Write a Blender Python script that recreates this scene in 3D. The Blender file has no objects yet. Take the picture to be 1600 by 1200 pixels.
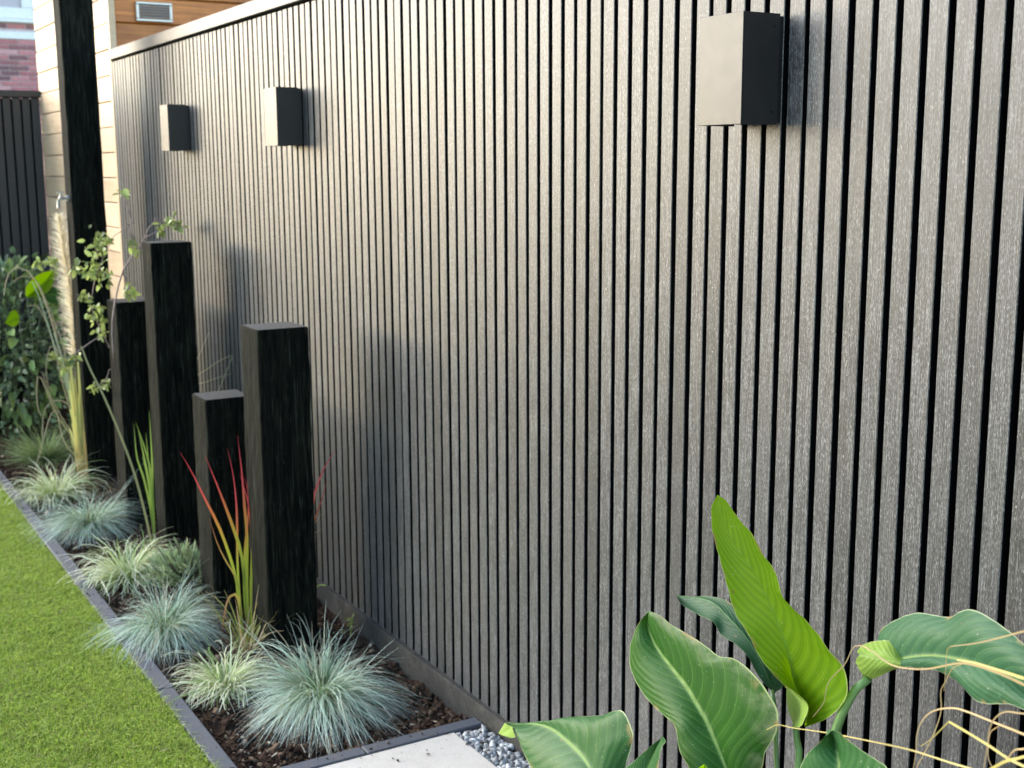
import bpy, math, random
import numpy as np
from mathutils import Vector, Matrix

random.seed(7)
RNG = np.random.default_rng(7)
sc = bpy.context.scene
COL = sc.collection
R = math.radians

# ------------------------------------------------------------------ camera
F = 1950.39                      # focal length in photo pixels (1600 wide)
CAM = np.array([-1.43, 0.0, 1.394])
yaw, pitch, roll = R(30.6288), R(9.9037), R(0.273)
fw = np.array([math.sin(yaw) * math.cos(pitch), math.cos(yaw) * math.cos(pitch), -math.sin(pitch)])
rt = np.array([math.cos(yaw), -math.sin(yaw), 0.0])
dn = np.cross(fw, rt)
rt2 = rt * math.cos(roll) + dn * math.sin(roll)
dn2 = -rt * math.sin(roll) + dn * math.cos(roll)
cam = bpy.data.cameras.new('camera')
cam.sensor_width = 36.0
cam.lens = F / 1600.0 * 36.0
cam.clip_start = 0.05
cam.clip_end = 500
cam.dof.use_dof = True
cam.dof.focus_distance = 1.95
cam.dof.aperture_fstop = 9.0
camo = bpy.data.objects.new('camera', cam)
COL.objects.link(camo)
m = Matrix.Identity(4)
for i in range(3):
    m[i][0], m[i][1], m[i][2], m[i][3] = rt2[i], -dn2[i], -fw[i], CAM[i]
camo.matrix_world = m
sc.camera = camo

# ------------------------------------------------------------------ light
SUN_AZ, SUN_EL = R(32), R(19)    # towards the sun: azimuth left of +Y, elevation
world = bpy.data.worlds.new('World')
sc.world = world
world.use_nodes = True
wn = world.node_tree.nodes
bg = wn['Background']
sky = wn.new('ShaderNodeTexSky')
sky.sky_type = 'NISHITA'
sky.sun_disc = False
sky.sun_elevation = SUN_EL
sky.sun_rotation = -SUN_AZ
sky.air_density = 1.0
sky.dust_density = 0.45
world.node_tree.links.new(sky.outputs[0], bg.inputs[0])
bg.inputs[1].default_value = 0.15
sl = bpy.data.lights.new('sun', 'SUN')
sl.energy = 2.0
sl.angle = R(72)
sl.color = (1.0, 0.93, 0.82)
so = bpy.data.objects.new('sun', sl)
COL.objects.link(so)
so.location = (-6, 10, 6)
sd = Vector((-math.sin(SUN_AZ) * math.cos(SUN_EL), math.cos(SUN_AZ) * math.cos(SUN_EL), math.sin(SUN_EL)))
so.rotation_euler = sd.to_track_quat('Z', 'Y').to_euler()
sc.view_settings.view_transform = 'Standard'
sc.view_settings.look = 'None'
sc.view_settings.gamma = 1.0
sc.view_settings.use_curve_mapping = False
sc.view_settings.exposure = 2.1

# ------------------------------------------------------------------ helpers
def ray(px, py):
    return rt2 * ((px - 800) / F) + dn2 * ((py - 600) / F) + fw
def atx(px, py, x):              # the point of the place at distance x from the wall plane
    d = ray(px, py)
    return CAM + d * ((x - CAM[0]) / d[0])
def aty(px, py, y):              # ... at depth y along the wall
    d = ray(px, py)
    return CAM + d * (y / d[1])

def tag(o, label=None, cat=None, group=None, kind=None):
    if label: o['label'] = label
    if cat: o['category'] = cat
    if group: o['group'] = group
    if kind: o['kind'] = kind
    return o
def empty(name, loc=(0, 0, 0), label=None, cat=None, group=None, kind=None):
    o = bpy.data.objects.new(name, None)
    o.empty_display_size = 0.1
    COL.objects.link(o)
    o.location = loc
    return tag(o, label, cat, group, kind)
def link(name, me, parent=None, loc=None):
    o = bpy.data.objects.new(name, me)
    COL.objects.link(o)
    if loc is not None: o.location = loc
    if parent is not None:
        o.parent = parent
        o.matrix_parent_inverse = Matrix.Translation(parent.location).inverted()
    return o
def mesh(name, V, Fc, mat, smooth=False, attrs=None):
    me = bpy.data.meshes.new(name)
    V = np.asarray(V, dtype=np.float32)
    if isinstance(Fc, np.ndarray):
        k = Fc.shape[1]; n = len(Fc)
        me.vertices.add(len(V)); me.vertices.foreach_set('co', V.ravel())
        me.loops.add(n * k); me.loops.foreach_set('vertex_index', Fc.astype(np.int32).ravel())
        me.polygons.add(n)
        me.polygons.foreach_set('loop_start', np.arange(0, n * k, k, dtype=np.int32))
        me.update(calc_edges=True)
    else:
        me.from_pydata(V.tolist(), [], Fc); me.update()
    if smooth: me.polygons.foreach_set('use_smooth', np.ones(len(me.polygons), dtype=bool))
    for an, av in (attrs or {}).items():
        a = me.attributes.new(an, 'FLOAT', 'POINT')
        a.data.foreach_set('value', np.asarray(av, dtype=np.float32).ravel())
    if mat: me.materials.append(mat)
    return me

class MB:                        # collects boxes and tubes into one mesh
    def __init__(s): s.v, s.f = [], []
    def box(s, a, b, bev=0.0):
        x0, y0, z0 = a; x1, y1, z1 = b
        n = len(s.v)
        if bev <= 0:
            s.v += [(x0,y0,z0),(x1,y0,z0),(x1,y1,z0),(x0,y1,z0),(x0,y0,z1),(x1,y0,z1),(x1,y1,z1),(x0,y1,z1)]
            s.f += [tuple(n + i for i in q) for q in ((0,3,2,1),(4,5,6,7),(0,1,5,4),(1,2,6,5),(2,3,7,6),(3,0,4,7))]
        else:                    # chamfered box: 24 vertices
            idx = {}
            c = [(x0, x1), (y0, y1), (z0, z1)]
            for sx in (0, 1):
                for sy in (0, 1):
                    for sz in (0, 1):
                        p = [c[0][sx], c[1][sy], c[2][sz]]; sg = [1 if q == 0 else -1 for q in (sx, sy, sz)]
                        for ax in range(3):
                            q = [p[i] + (0 if i == ax else sg[i] * bev) for i in range(3)]
                            idx[(sx, sy, sz, ax)] = len(s.v); s.v.append(tuple(q))
            for ax in range(3):
                o1, o2 = [i for i in range(3) if i != ax]
                for sd_ in (0, 1):
                    q = []
                    for a1, a2 in ((0, 0), (1, 0), (1, 1), (0, 1)):
                        k = [0, 0, 0]; k[ax] = sd_; k[o1] = a1; k[o2] = a2
                        q.append(idx[(*k, ax)])
                    s.f.append(tuple(q))
            for ax in range(3):  # edge chamfers
                o1, o2 = [i for i in range(3) if i != ax]
                for a1 in (0, 1):
                    for a2 in (0, 1):
                        def K(e, axx):
                            k = [0, 0, 0]; k[ax] = e; k[o1] = a1; k[o2] = a2
                            return idx[(*k, axx)]
                        s.f.append((K(0, o1), K(1, o1), K(1, o2), K(0, o2)))
            for sx in (0, 1):
                for sy in (0, 1):
                    for sz in (0, 1):
                        s.f.append(tuple(idx[(sx, sy, sz, ax)] for ax in range(3)))
        return s
    def tube(s, pts, rad, n=6, cap=True):
        pts = [np.array(p, float) for p in pts]
        k = len(pts)
        if not hasattr(rad, '__len__'): rad = [rad] * k
        base = len(s.v)
        up = np.array([0.3, 0.2, 0.9])
        for i, p in enumerate(pts):
            d = pts[min(i + 1, k - 1)] - pts[max(i - 1, 0)]
            d = d / (np.linalg.norm(d) + 1e-9)
            a = np.cross(d, up if abs(d @ up) < .95 else np.array([1., 0, 0])); a /= np.linalg.norm(a)
            b = np.cross(d, a)
            for j in range(n):
                t = 2 * math.pi * j / n
                s.v.append(tuple(p + (a * math.cos(t) + b * math.sin(t)) * rad[i]))
        for i in range(k - 1):
            for j in range(n):
                a0 = base + i * n + j; a1 = base + i * n + (j + 1) % n
                s.f.append((a0, a1, a1 + n, a0 + n))
        if cap:
            s.f.append(tuple(base + j for j in range(n))[::-1])
            s.f.append(tuple(base + (k - 1) * n + j for j in range(n)))
        return s
    def build(s, name, mat, parent=None, smooth=False, fix=True):
        me = mesh(name, s.v, s.f, mat, smooth)
        if fix:
            import bmesh
            bm = bmesh.new(); bm.from_mesh(me)
            bmesh.ops.recalc_face_normals(bm, faces=bm.faces); bm.to_mesh(me); bm.free()
        return link(name, me, parent)

def smoothpath(P, n):
    """Catmull-Rom resample of a polyline to n points by arc length."""
    P = np.asarray(P, float)
    Q = np.vstack([2 * P[0] - P[1], P, 2 * P[-1] - P[-2]])
    out = []
    for i in range(1, len(Q) - 2):
        for t in np.linspace(0, 1, 16, endpoint=False):
            a, b, c, d = Q[i-1], Q[i], Q[i+1], Q[i+2]
            out.append(.5 * ((2*b) + (-a + c) * t + (2*a - 5*b + 4*c - d) * t*t + (-a + 3*b - 3*c + d) * t**3))
    out.append(P[-1]); out = np.array(out)
    L = np.r_[0, np.cumsum(np.linalg.norm(np.diff(out, axis=0), axis=1))]
    s = np.linspace(0, L[-1], n)
    return np.stack([np.interp(s, L, out[:, k]) for k in range(out.shape[1])], 1)

# ---- materials
class NT:
    def __init__(s, name):
        s.m = bpy.data.materials.new(name); s.m.use_nodes = True
        s.t = s.m.node_tree; s.b = s.t.nodes['Principled BSDF']; s.o = s.t.nodes['Material Output']
    def n(s, typ, **kw):
        x = s.t.nodes.new(typ)
        for k, v in kw.items(): setattr(x, k, v)
        return x
    def l(s, a, b): s.t.links.new(a, b)
    def pos(s, scale=(1, 1, 1), obj=False):
        mp = s.n('ShaderNodeMapping'); mp.inputs['Scale'].default_value = scale
        if obj: s.l(s.n('ShaderNodeTexCoord').outputs['Object'], mp.inputs[0])
        else: s.l(s.n('ShaderNodeNewGeometry').outputs['Position'], mp.inputs[0])
        return mp.outputs[0]
    def noise(s, vec, scale=1, detail=4, rough=.55, dist=0):
        x = s.n('ShaderNodeTexNoise'); s.l(vec, x.inputs['Vector'])
        x.inputs['Scale'].default_value = scale; x.inputs['Detail'].default_value = detail
        x.inputs['Roughness'].default_value = rough; x.inputs['Distortion'].default_value = dist
        return x.outputs[0]
    def ramp(s, val, stops):
        x = s.n('ShaderNodeValToRGB'); s.l(val, x.inputs[0])
        e = x.color_ramp.elements
        while len(e) < len(stops): e.new(.5)
        for k, (p, c) in zip(e, stops):
            k.position = p; k.color = (*c, 1) if hasattr(c, '__len__') else (c, c, c, 1)
        return x.outputs[0]
    def mix(s, fac, a, b, mode='MIX'):
        x = s.n('ShaderNodeMix', data_type='RGBA', blend_type=mode)
        for sock, v in ((x.inputs[0], fac), (x.inputs[6], a), (x.inputs[7], b)):
            if hasattr(v, 'links') or isinstance(v, bpy.types.NodeSocket): s.l(v, sock)
            elif hasattr(v, '__len__'): sock.default_value = (*v, 1)
            else: sock.default_value = v
        return x.outputs[2]
    def math(s, op, a, b=0.0, c=None):
        x = s.n('ShaderNodeMath', operation=op)
        for i, v in enumerate((a, b) if c is None else (a, b, c)):
            if isinstance(v, bpy.types.NodeSocket): s.l(v, x.inputs[i])
            else: x.inputs[i].default_value = v
        return x.outputs[0]
    def attr(s, name):
        x = s.n('ShaderNodeAttribute'); x.attribute_name = name
        return x.outputs['Fac']
    def objrand(s): return s.n('ShaderNodeObjectInfo').outputs['Random']
    def set(s, col=None, rough=None, spec=None, metal=None):
        for k, v in (('Base Color', col), ('Roughness', rough), ('Specular IOR Level', spec), ('Metallic', metal)):
            if v is None: continue
            if isinstance(v, bpy.types.NodeSocket): s.l(v, s.b.inputs[k])
            elif hasattr(v, '__len__'): s.b.inputs[k].default_value = (*v, 1)
            else: s.b.inputs[k].default_value = v
        return s
    def bump(s, h, strength=.3, dist=.002):
        x = s.n('ShaderNodeBump'); x.inputs['Strength'].default_value = strength; x.inputs['Distance'].default_value = dist
        s.l(h, x.inputs['Height']); s.l(x.outputs[0], s.b.inputs['Normal'])
        return s
    def translucent(s, col, fac):
        tr = s.n('ShaderNodeBsdfTranslucent'); mx = s.n('ShaderNodeMixShader'); mx.inputs[0].default_value = fac
        if isinstance(col, bpy.types.NodeSocket): s.l(col, tr.inputs[0])
        else: tr.inputs[0].default_value = (*col, 1)
        s.l(s.b.outputs[0], mx.inputs[1]); s.l(tr.outputs[0], mx.inputs[2]); s.l(mx.outputs[0], s.o.inputs[0])
        return s

def M_slat():
    k = NT('composite_slat')
    r = k.objrand()
    fib = k.noise(k.pos((800, 800, 150)), 1, 3, .6)
    fine = k.noise(k.pos((420, 420, 14)), 1, 2, .6)
    big = k.noise(k.pos((9, 9, 2.2)), 1, 4, .6)
    f = k.math('ADD', k.math('MULTIPLY', fib, .62), k.math('MULTIPLY', fine, .38))
    base = k.ramp(f, [(.36, (.009, .009, .0095)), (.5, (.039, .039, .040)), (.64, (.155, .156, .158))])
    tone = k.ramp(k.math('ADD', k.math('MULTIPLY', r, .75), k.math('MULTIPLY', big, .25)), [(.06, .60), (.30, .92), (1.0, 1.15)])
    c = k.mix(1.0, base, tone, 'MULTIPLY')
    warm = k.mix(k.math('MULTIPLY', k.ramp(big, [(.5, 0.0), (.72, 1.0)]), .14), c, (.15, .12, .09))
    speck = k.ramp(k.noise(k.pos((620, 620, 170)), 1, 1, .5), [(.66, 0.0), (.74, .65)])
    c2 = k.mix(speck, warm, (.34, .33, .315))
    k.set(c2, k.math('ADD', .33, k.math('MULTIPLY', f, .22)), .50).bump(f, .38, .0012)
    return k.m
def M_plain(name, col, rough=.5, var=.15, scale=30, bump=.0, bd=.002, spec=.5, metal=0.0, stretch=(1, 1, 1)):
    k = NT(name)
    nz = k.noise(k.pos(tuple(scale * q for q in stretch)), 1, 5, .6)
    lo = tuple(c * (1 - var) for c in col); hi = tuple(min(1, c * (1 + var)) for c in col)
    k.set(k.ramp(nz, [(.3, lo), (.7, hi)]), rough, spec, metal)
    if bump: k.bump(nz, bump, bd)
    return k.m
def M_post():
    k = NT('black_stained_timber')
    g = k.noise(k.pos((120, 120, 5)), 1, 4, .65, 1.2)
    p = k.noise(k.pos((30, 30, 4)), 1, 3, .6)
    sp = k.ramp(k.noise(k.pos((140, 140, 60)), 1, 2, .5), [(.72, 0.0), (.80, 1.0)])
    c = k.ramp(g, [(.36, (.0016, .0017, .0018)), (.5, (.0048, .0055, .0043)), (.66, (.0150, .0175, .0125))])
    c = k.mix(k.math('MULTIPLY', sp, .4), c, (.10, .098, .085))
    sx_ = k.n('ShaderNodeSeparateXYZ'); k.l(k.pos((1, 1, 1)), sx_.inputs[0])
    spl = k.math('MULTIPLY', k.ramp(sx_.outputs[2], [(.0, .8), (.07, 0.0)]), k.ramp(k.noise(k.pos((60, 60, 60)), 1, 4, .65), [(.42, 0.0), (.62, .75)]))
    c = k.mix(spl, c, (.065, .048, .035))
    st_ = k.ramp(k.noise(k.pos((190, 190, 9)), 1, 3, .6, .8), [(.58, 0.0), (.70, .55)])
    c = k.mix(st_, c, (.050, .056, .044))
    k.set(c, k.math('ADD', .54, k.math('MULTIPLY', p, .25)), .035).bump(k.math('ADD', g, k.math('MULTIPLY', p, .6)), .9, .004)
    return k.m
def M_wood(name, lo, hi, rough=.55):
    k = NT(name)
    r = k.objrand()
    wv = k.n('ShaderNodeMapping'); k.l(k.pos((1, 1, 1)), wv.inputs[0])
    off = k.n('ShaderNodeVectorMath', operation='ADD'); k.l(wv.outputs[0], off.inputs[0])
    cb = k.n('ShaderNodeCombineXYZ'); k.l(k.math('MULTIPLY', r, 37.0), cb.inputs[0]); k.l(cb.outputs[0], off.inputs[1])
    mp = k.n('ShaderNodeMapping'); mp.inputs['Scale'].default_value = (3, 3, 60); k.l(off.outputs[0], mp.inputs[0])
    g = k.noise(mp.outputs[0], 1, 4, .6, .7)
    g2 = k.noise(off.outputs[0], 7, 4, .6)
    c = k.ramp(k.math('ADD', k.math('MULTIPLY', g, .6), k.math('MULTIPLY', g2, .4)), [(.32, lo), (.68, hi)])
    tone = k.ramp(r, [(0, .82), (1, 1.12)])
    k.set(k.mix(1.0, c, tone, 'MULTIPLY'), rough, .5).bump(g, .2, .002)
    return k.m
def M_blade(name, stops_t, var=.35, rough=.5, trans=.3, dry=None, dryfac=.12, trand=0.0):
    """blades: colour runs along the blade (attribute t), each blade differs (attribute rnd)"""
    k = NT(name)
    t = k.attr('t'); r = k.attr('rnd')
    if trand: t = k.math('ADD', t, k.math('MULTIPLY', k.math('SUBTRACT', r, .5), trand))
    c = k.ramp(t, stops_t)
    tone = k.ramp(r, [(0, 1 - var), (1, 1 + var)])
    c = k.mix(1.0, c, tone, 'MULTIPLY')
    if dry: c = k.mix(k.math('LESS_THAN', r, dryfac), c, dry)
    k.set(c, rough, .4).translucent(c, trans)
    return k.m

def M_leaf(name, dark, light, rib, edge, nv, trans, rough=.35, tcol=None, pale=None, amp=1.0):
    """broad leaf: u across (-1..1), v along; side veins in the colour, relief is in the mesh as well"""
    k = NT(name)
    u = k.attr('u'); v = k.attr('v')
    au = k.math('ABSOLUTE', u)
    ph = k.math('MULTIPLY', k.math('SUBTRACT', v, k.math('MULTIPLY', k.math('POWER', au, 1.2), -.34)), nv)
    nz = k.noise(k.pos((26, 26, 26)), 1, 4, .6)
    ph = k.math('ADD', ph, k.math('MULTIPLY', k.noise(k.pos((7, 7, 7)), 1, 2, .5), 1.1))
    w = k.math('SINE', k.math('MULTIPLY', ph, 6.2832))
    w2 = k.math('SINE', k.math('MULTIPLY', ph, 6.2832 * 4))
    s = k.math('ADD', k.math('MULTIPLY', w, .055 * amp), k.math('MULTIPLY', w2, .03 * amp))
    s = k.math('ADD', k.math('ADD', s, .1), k.math('MULTIPLY', k.noise(k.pos((9, 9, 9)), 1, 3, .5), .8))
    c = k.ramp(s, [(.0, dark), (1.0, light)])
    vein = k.ramp(w, [(.975, 0.0), (.999, .42)])
    c = k.mix(vein, c, rib)
    if pale:
        pf = k.math('MULTIPLY', k.ramp(u, [(.62, 0.0), (.98, 1.0)]), k.ramp(k.noise(k.pos((18, 18, 30)), 1, 4, .65), [(.40, 0.0), (.70, .65)]))
        c = k.mix(pf, c, pale)
    c = k.mix(k.ramp(au, [(.02, 1.0), (.055, 0.0)]), c, rib)
    c = k.mix(k.ramp(au, [(.975, 0.0), (.99, .8)]), c, edge)
    bn = k.math('MULTIPLY', k.ramp(au, [(.86, 0.0), (.99, 1.0)]), k.ramp(k.noise(k.pos((38, 38, 38)), 1, 3, .6), [(.55, 0.0), (.66, .85)]))
    c = k.mix(bn, c, (.24, .16, .06))
    bs = k.ramp(k.noise(k.pos((95, 95, 95)), 1, 2, .5), [(.745, 0.0), (.775, .7)])
    c = k.mix(bs, c, (.16, .11, .04))
    sp = k.ramp(k.noise(k.pos((330, 330, 330)), 1, 1, .5), [(.73, 0.0), (.78, .35)])
    c = k.mix(sp, c, (.5, .5, .42))
    k.set(c, k.math('ADD', rough, k.math('MULTIPLY', nz, .14)), .22)
    k.bump(k.math('ADD', w, k.math('MULTIPLY', w2, .15)), .18, .0015)
    tc = c if tcol is None else k.mix(1.0, c, tcol, 'MULTIPLY')
    k.translucent(tc, trans)
    return k.m

MT = dict(
    slat=M_slat(),
    back=M_plain('black_backing', (.0035, .0035, .0038), .9, .1, spec=.03),
    cap=M_plain('composite_cap', (.050, .047, .044), .46, .25, 60, .15, stretch=(1, .1, 1)),
    plinth=M_plain('grey_concrete', (.040, .037, .033), .85, .85, 16, .6, .004, spec=.15),
    kerb=M_plain('blue_grey_concrete', (.050, .053, .062), .7, .25, 60, .3, .002),
    lampm=M_plain('black_powder_coat', (.008, .008, .010), .40, .2, 700, .10, .0004),
    lens=M_plain('frosted_lens', (.35, .34, .32), .3, .05),
    post=M_post(),
    endgrain=M_plain('weathered_end_grain', (.040, .040, .038), .55, .75, 130, .8, .004, spec=.35),
    siding=M_wood('pale_timber', (.60, .40, .24), (.80, .58, .38), .45),
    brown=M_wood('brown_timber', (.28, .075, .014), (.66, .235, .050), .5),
    trim=M_plain('pale_trim', (.55, .5, .42), .5, .1, 20),
    fence=M_plain('anthracite_board', (.018, .020, .024), .5, .2, 40, .1, stretch=(1, 1, .1)),
    alu=M_plain('brushed_aluminium', (.46, .45, .44), .42, .06, 90, metal=.85),
    white=M_plain('white_paint', (.78, .78, .78), .4, .04),
    glass=M_plain('window_glass', (.30, .25, .31), .05, .2, 2, spec=.8),
    mortar=M_plain('mortar', (.58, .48, .49), .9, .2, 40),
    roof=M_plain('dark_roofing', (.04, .04, .04), .8, .2),
    tile=M_plain('pale_porcelain', (.56, .51, .45), .6, .06, 240, .05, .0005),
    soil=M_plain('dark_soil', (.058, .036, .024), .95, .6, 120, .8, .01, spec=.05),
    turf=M_plain('turf_backing', (.045, .075, .018), .9, .4, 90, spec=.1),
)
def M_worn(name, col, rough, stain, amount, speck=None, fine=300, spec=.5, rvar=.2, bump=.1):
    k = NT(name)
    big = k.noise(k.pos((7, 7, 7)), 1, 5, .65)
    mid = k.noise(k.pos((45, 45, 45)), 1, 4, .6)
    fn = k.noise(k.pos((fine,) * 3), 1, 3, .6)
    c = k.mix(1.0, col, k.ramp(fn, [(.3, .88), (.7, 1.10)]), 'MULTIPLY')
    f = k.math('MULTIPLY', k.ramp(k.math('ADD', k.math('MULTIPLY', big, .6), k.math('MULTIPLY', mid, .4)), [(.46, 0.0), (.68, 1.0)]), amount)
    c = k.mix(f, c, stain)
    if speck:
        c = k.mix(k.ramp(k.noise(k.pos((210, 210, 210)), 1, 1, .5), [(.70, 0.0), (.76, .8)]), c, speck)
    k.set(c, k.math('ADD', rough, k.math('MULTIPLY', mid, rvar)), spec)
    k.bump(k.math('ADD', fn, k.math('MULTIPLY', mid, .6)), bump, .002)
    return k.m
MT['tile'] = M_worn('pale_porcelain', (.56, .515, .455), .5, (.36, .32, .27), .38, (.30, .26, .21), 260, .5, .2, .05)
MT['kerb'] = M_worn('blue_grey_concrete', (.066, .072, .088), .62, (.10, .092, .082), .75, (.17, .16, .14), 300, .5, .2, .35)
MT['lampm'] = M_worn('black_powder_coat', (.009, .0088, .0092), .38, (.015, .0145, .014), .6, None, 500, .66, .12, .10)
MT['plinth'] = M_worn('grey_concrete', (.040, .037, .033), .8, (.095, .086, .072), .8, (.20, .18, .15), 160, .2, .1, .6)
def M_brick():
    k = NT('red_brick')
    r = k.objrand()
    c = k.ramp(r, [(0, (.20, .11, .12)), (.3, (.42, .16, .17)), (.7, (.55, .22, .23)), (1, (.62, .33, .34))])
    nz = k.noise(k.pos((30, 30, 60)), 1, 5, .6)
    c = k.mix(1.0, c, k.ramp(nz, [(.3, .75), (.7, 1.2)]), 'MULTIPLY')
    k.set(c, .85, .3).bump(nz, .4, .004)
    return k.m
MT['brick'] = M_brick()
MT['lens2'] = M_plain('dark_screw', (.03, .03, .032), .35, .1, metal=.6)

# ------------------------------------------------------------------ setting: ground
def grid(x0, x1, y0, y1, nx, ny, zf):
    xs = np.linspace(x0, x1, nx); ys = np.linspace(y0, y1, ny)
    X, Y = np.meshgrid(xs, ys)
    Z = zf(X, Y)
    V = np.stack([X, Y, Z], -1).reshape(-1, 3)
    i = np.arange(ny - 1)[:, None] * nx + np.arange(nx - 1)[None]
    i = i.ravel()
    return V, np.stack([i, i + 1, i + nx + 1, i + nx], 1)
def vnoise(X, Y, sc_, seed=0):
    r = np.random.default_rng(seed); N = 64
    G = r.random((N, N))
    x = X * sc_; y = Y * sc_
    xi = np.floor(x).astype(int); yi = np.floor(y).astype(int); fx = x - xi; fy = y - yi
    fx = fx*fx*(3-2*fx); fy = fy*fy*(3-2*fy)
    g = lambda a, b: G[a % N, b % N]
    return (g(xi, yi)*(1-fx) + g(xi+1, yi)*fx)*(1-fy) + (g(xi, yi+1)*(1-fx) + g(xi+1, yi+1)*fx)*fy

V, Fc = grid(-120, 120, -60, 180, 25, 25, lambda X, Y: X * 0 - .06)
tag(link('ground', mesh('ground', V, Fc, MT['turf'])), kind='structure')

def zsoil(X, Y):
    z = .012 * (vnoise(X, Y, 9, 1) - .5) + .020 * (vnoise(X, Y, 28, 2) - .5) + .016 * (vnoise(X, Y, 75, 3) - .5) + .010 * (vnoise(X, Y, 170, 4) - .5)
    return z + .018 * np.clip((X + .25) / .25, 0, 1) * np.clip((Y - 2.7) / 1, 0, 1)
V, Fc = grid(-.612, -.012, 2.578, 7.72, 130, 900, zsoil)
tag(link('soil_bed', mesh('soil_bed', V, Fc, MT['soil'], True)), kind='structure')

ICO = None
def rocks(n, pts, size, mat, name, attrs=None, flat=.75, parent=None, jitter=.3, seed=0):
    """many small angular lumps joined into one mesh"""
    r = np.random.default_rng(seed)
    t = (1 + 5 ** .5) / 2
    B = np.array([(-1,t,0),(1,t,0),(-1,-t,0),(1,-t,0),(0,-1,t),(0,1,t),(0,-1,-t),(0,1,-t),(t,0,-1),(t,0,1),(-t,0,-1),(-t,0,1)]) / 1.9
    T = np.array([(0,11,5),(0,5,1),(0,1,7),(0,7,10),(0,10,11),(1,5,9),(5,11,4),(11,10,2),(10,7,6),(7,1,8),(3,9,4),(3,4,2),(3,2,6),(3,6,8),(3,8,9),(4,9,5),(2,4,11),(6,2,10),(8,6,7),(9,8,1)])
    n = len(pts)
    P = B[None] * (1 + jitter * r.standard_normal((n, 12, 1))) * np.stack([.7 + .6 * r.random(n), .6 + .5 * r.random(n), (.6 + .4 * r.random(n)) * flat], 1)[:, None, :]
    a = r.random((n, 3)) * 6.28
    def rot(P, ang, i, j):
        c, s = np.cos(ang)[:, None], np.sin(ang)[:, None]
        Q = P.copy(); Q[:, :, i] = c * P[:, :, i] - s * P[:, :, j]; Q[:, :, j] = s * P[:, :, i] + c * P[:, :, j]
        return Q
    P = rot(rot(rot(P, a[:, 0], 0, 1), a[:, 1] * .15 if flat < .8 else a[:, 1], 1, 2), a[:, 2], 0, 1)
    P = P * np.asarray(size).reshape(-1, 1, 1) + np.asarray(pts)[:, None, :]
    Fc = (T[None] + (np.arange(n) * 12)[:, None, None]).reshape(-1, 3)
    rn = np.repeat(r.random(n), 12)
    return link(name, mesh(name, P.reshape(-1, 3), Fc, mat, False, {'rnd': rn}), parent)

def M_rnd(name, stops, rough=.8, nscale=120, spec=.3):
    k = NT(name)
    c = k.ramp(k.attr('rnd'), stops)
    nz = k.noise(k.pos((nscale,) * 3), 1, 4, .6)
    k.set(k.mix(1.0, c, k.ramp(nz, [(.3, .7), (.7, 1.25)]), 'MULTIPLY'), rough, spec).bump(nz, .3, .002)
    return k.m
n = 7000
px_ = RNG.uniform(-.60, -.02, n); py_ = 2.59 + 5.0 * RNG.random(n) ** 1.7
sz = .0035 + .008 * RNG.random(n) ** 3
tag(rocks(n, np.stack([px_, py_, zsoil(px_, py_) + sz * .3], 1), sz,
          M_rnd('soil_crumb', [(0, (.018, .011, .007)), (.55, (.058, .036, .024)), (.88, (.12, .078, .052)), (.965, (.20, .15, .10)), (1, (.42, .36, .28))], .95, 120, .08),
          'soil_crumbs', jitter=.45, seed=3), kind='stuff')
n = 150
side_ = RNG.random(n) < .55
px_ = np.where(side_, RNG.uniform(-.655, -.612, n), RNG.uniform(-.60, -.03, n)); py_ = np.where(side_, RNG.uniform(2.6, 6.5, n), RNG.uniform(2.44, 2.58, n))
sz = .0012 + .0028 * RNG.random(n) ** 2
tag(rocks(n, np.stack([px_, py_, .0365 - .001 * (~side_) * (py_ < 2.53) + sz * .4], 1), sz,
          M_rnd('spilled_soil', [(0, (.03, .02, .014)), (.7, (.07, .05, .035)), (1, (.22, .19, .15))], .95, 120, .1), 'spilled_soil', jitter=.45, seed=9), kind='stuff')
n = 1500                                                        # bark and twig litter
P0 = np.stack([RNG.uniform(-.60, -.03, n), 2.6 + 4.6 * RNG.random(n) ** 1.6, np.zeros(n)], 1)
P0[:, 2] = zsoil(P0[:, 0], P0[:, 1]) + .006

def blades(P, W, side, name, mat, parent=None, rnd=None, smooth=True):
    """P (N,K,3) centre lines, W (N,K) widths, side (N,3) or (N,K,3)"""
    N, K, _ = P.shape
    if side.ndim == 2: side = np.repeat(side[:, None, :], K, 1)
    side = side / (np.linalg.norm(side, axis=-1, keepdims=True) + 1e-9)
    V = np.stack([P - side * W[..., None] / 2, P + side * W[..., None] / 2], 2)
    base = (np.arange(N) * K * 2)[:, None] + (np.arange(K - 1) * 2)[None]
    Fc = np.stack([base, base + 1, base + 3, base + 2], -1).reshape(-1, 4)
    t = np.broadcast_to(np.linspace(0, 1, K)[None, :, None], (N, K, 2))
    if rnd is None: rnd = RNG.random(N)
    rr = np.broadcast_to(rnd[:, None, None], (N, K, 2))
    return link(name, mesh(name, V.reshape(-1, 3), Fc, mat, smooth, {'t': t.ravel(), 'rnd': rr.ravel()}), parent)
ang = RNG.random(n) * 6.28
ln = .006 + .022 * RNG.random(n) ** 2
d = np.stack([np.cos(ang), np.sin(ang), .25 * RNG.standard_normal(n)], 1)
P = P0[:, None, :] + d[:, None, :] * (np.linspace(-.5, .5, 3)[None, :, None] * ln[:, None, None])
sd_ = np.stack([-np.sin(ang), np.cos(ang), .6 * RNG.standard_normal(n)], 1)
tag(blades(P, np.repeat((.002 + .004 * RNG.random(n))[:, None], 3, 1), sd_, 'bark_litter',
           M_blade('bark_litter', [(0, (.11, .07, .045)), (1, (.14, .09, .06))], .7, .9, .0, (.48, .40, .28), .14)), kind='stuff')

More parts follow.
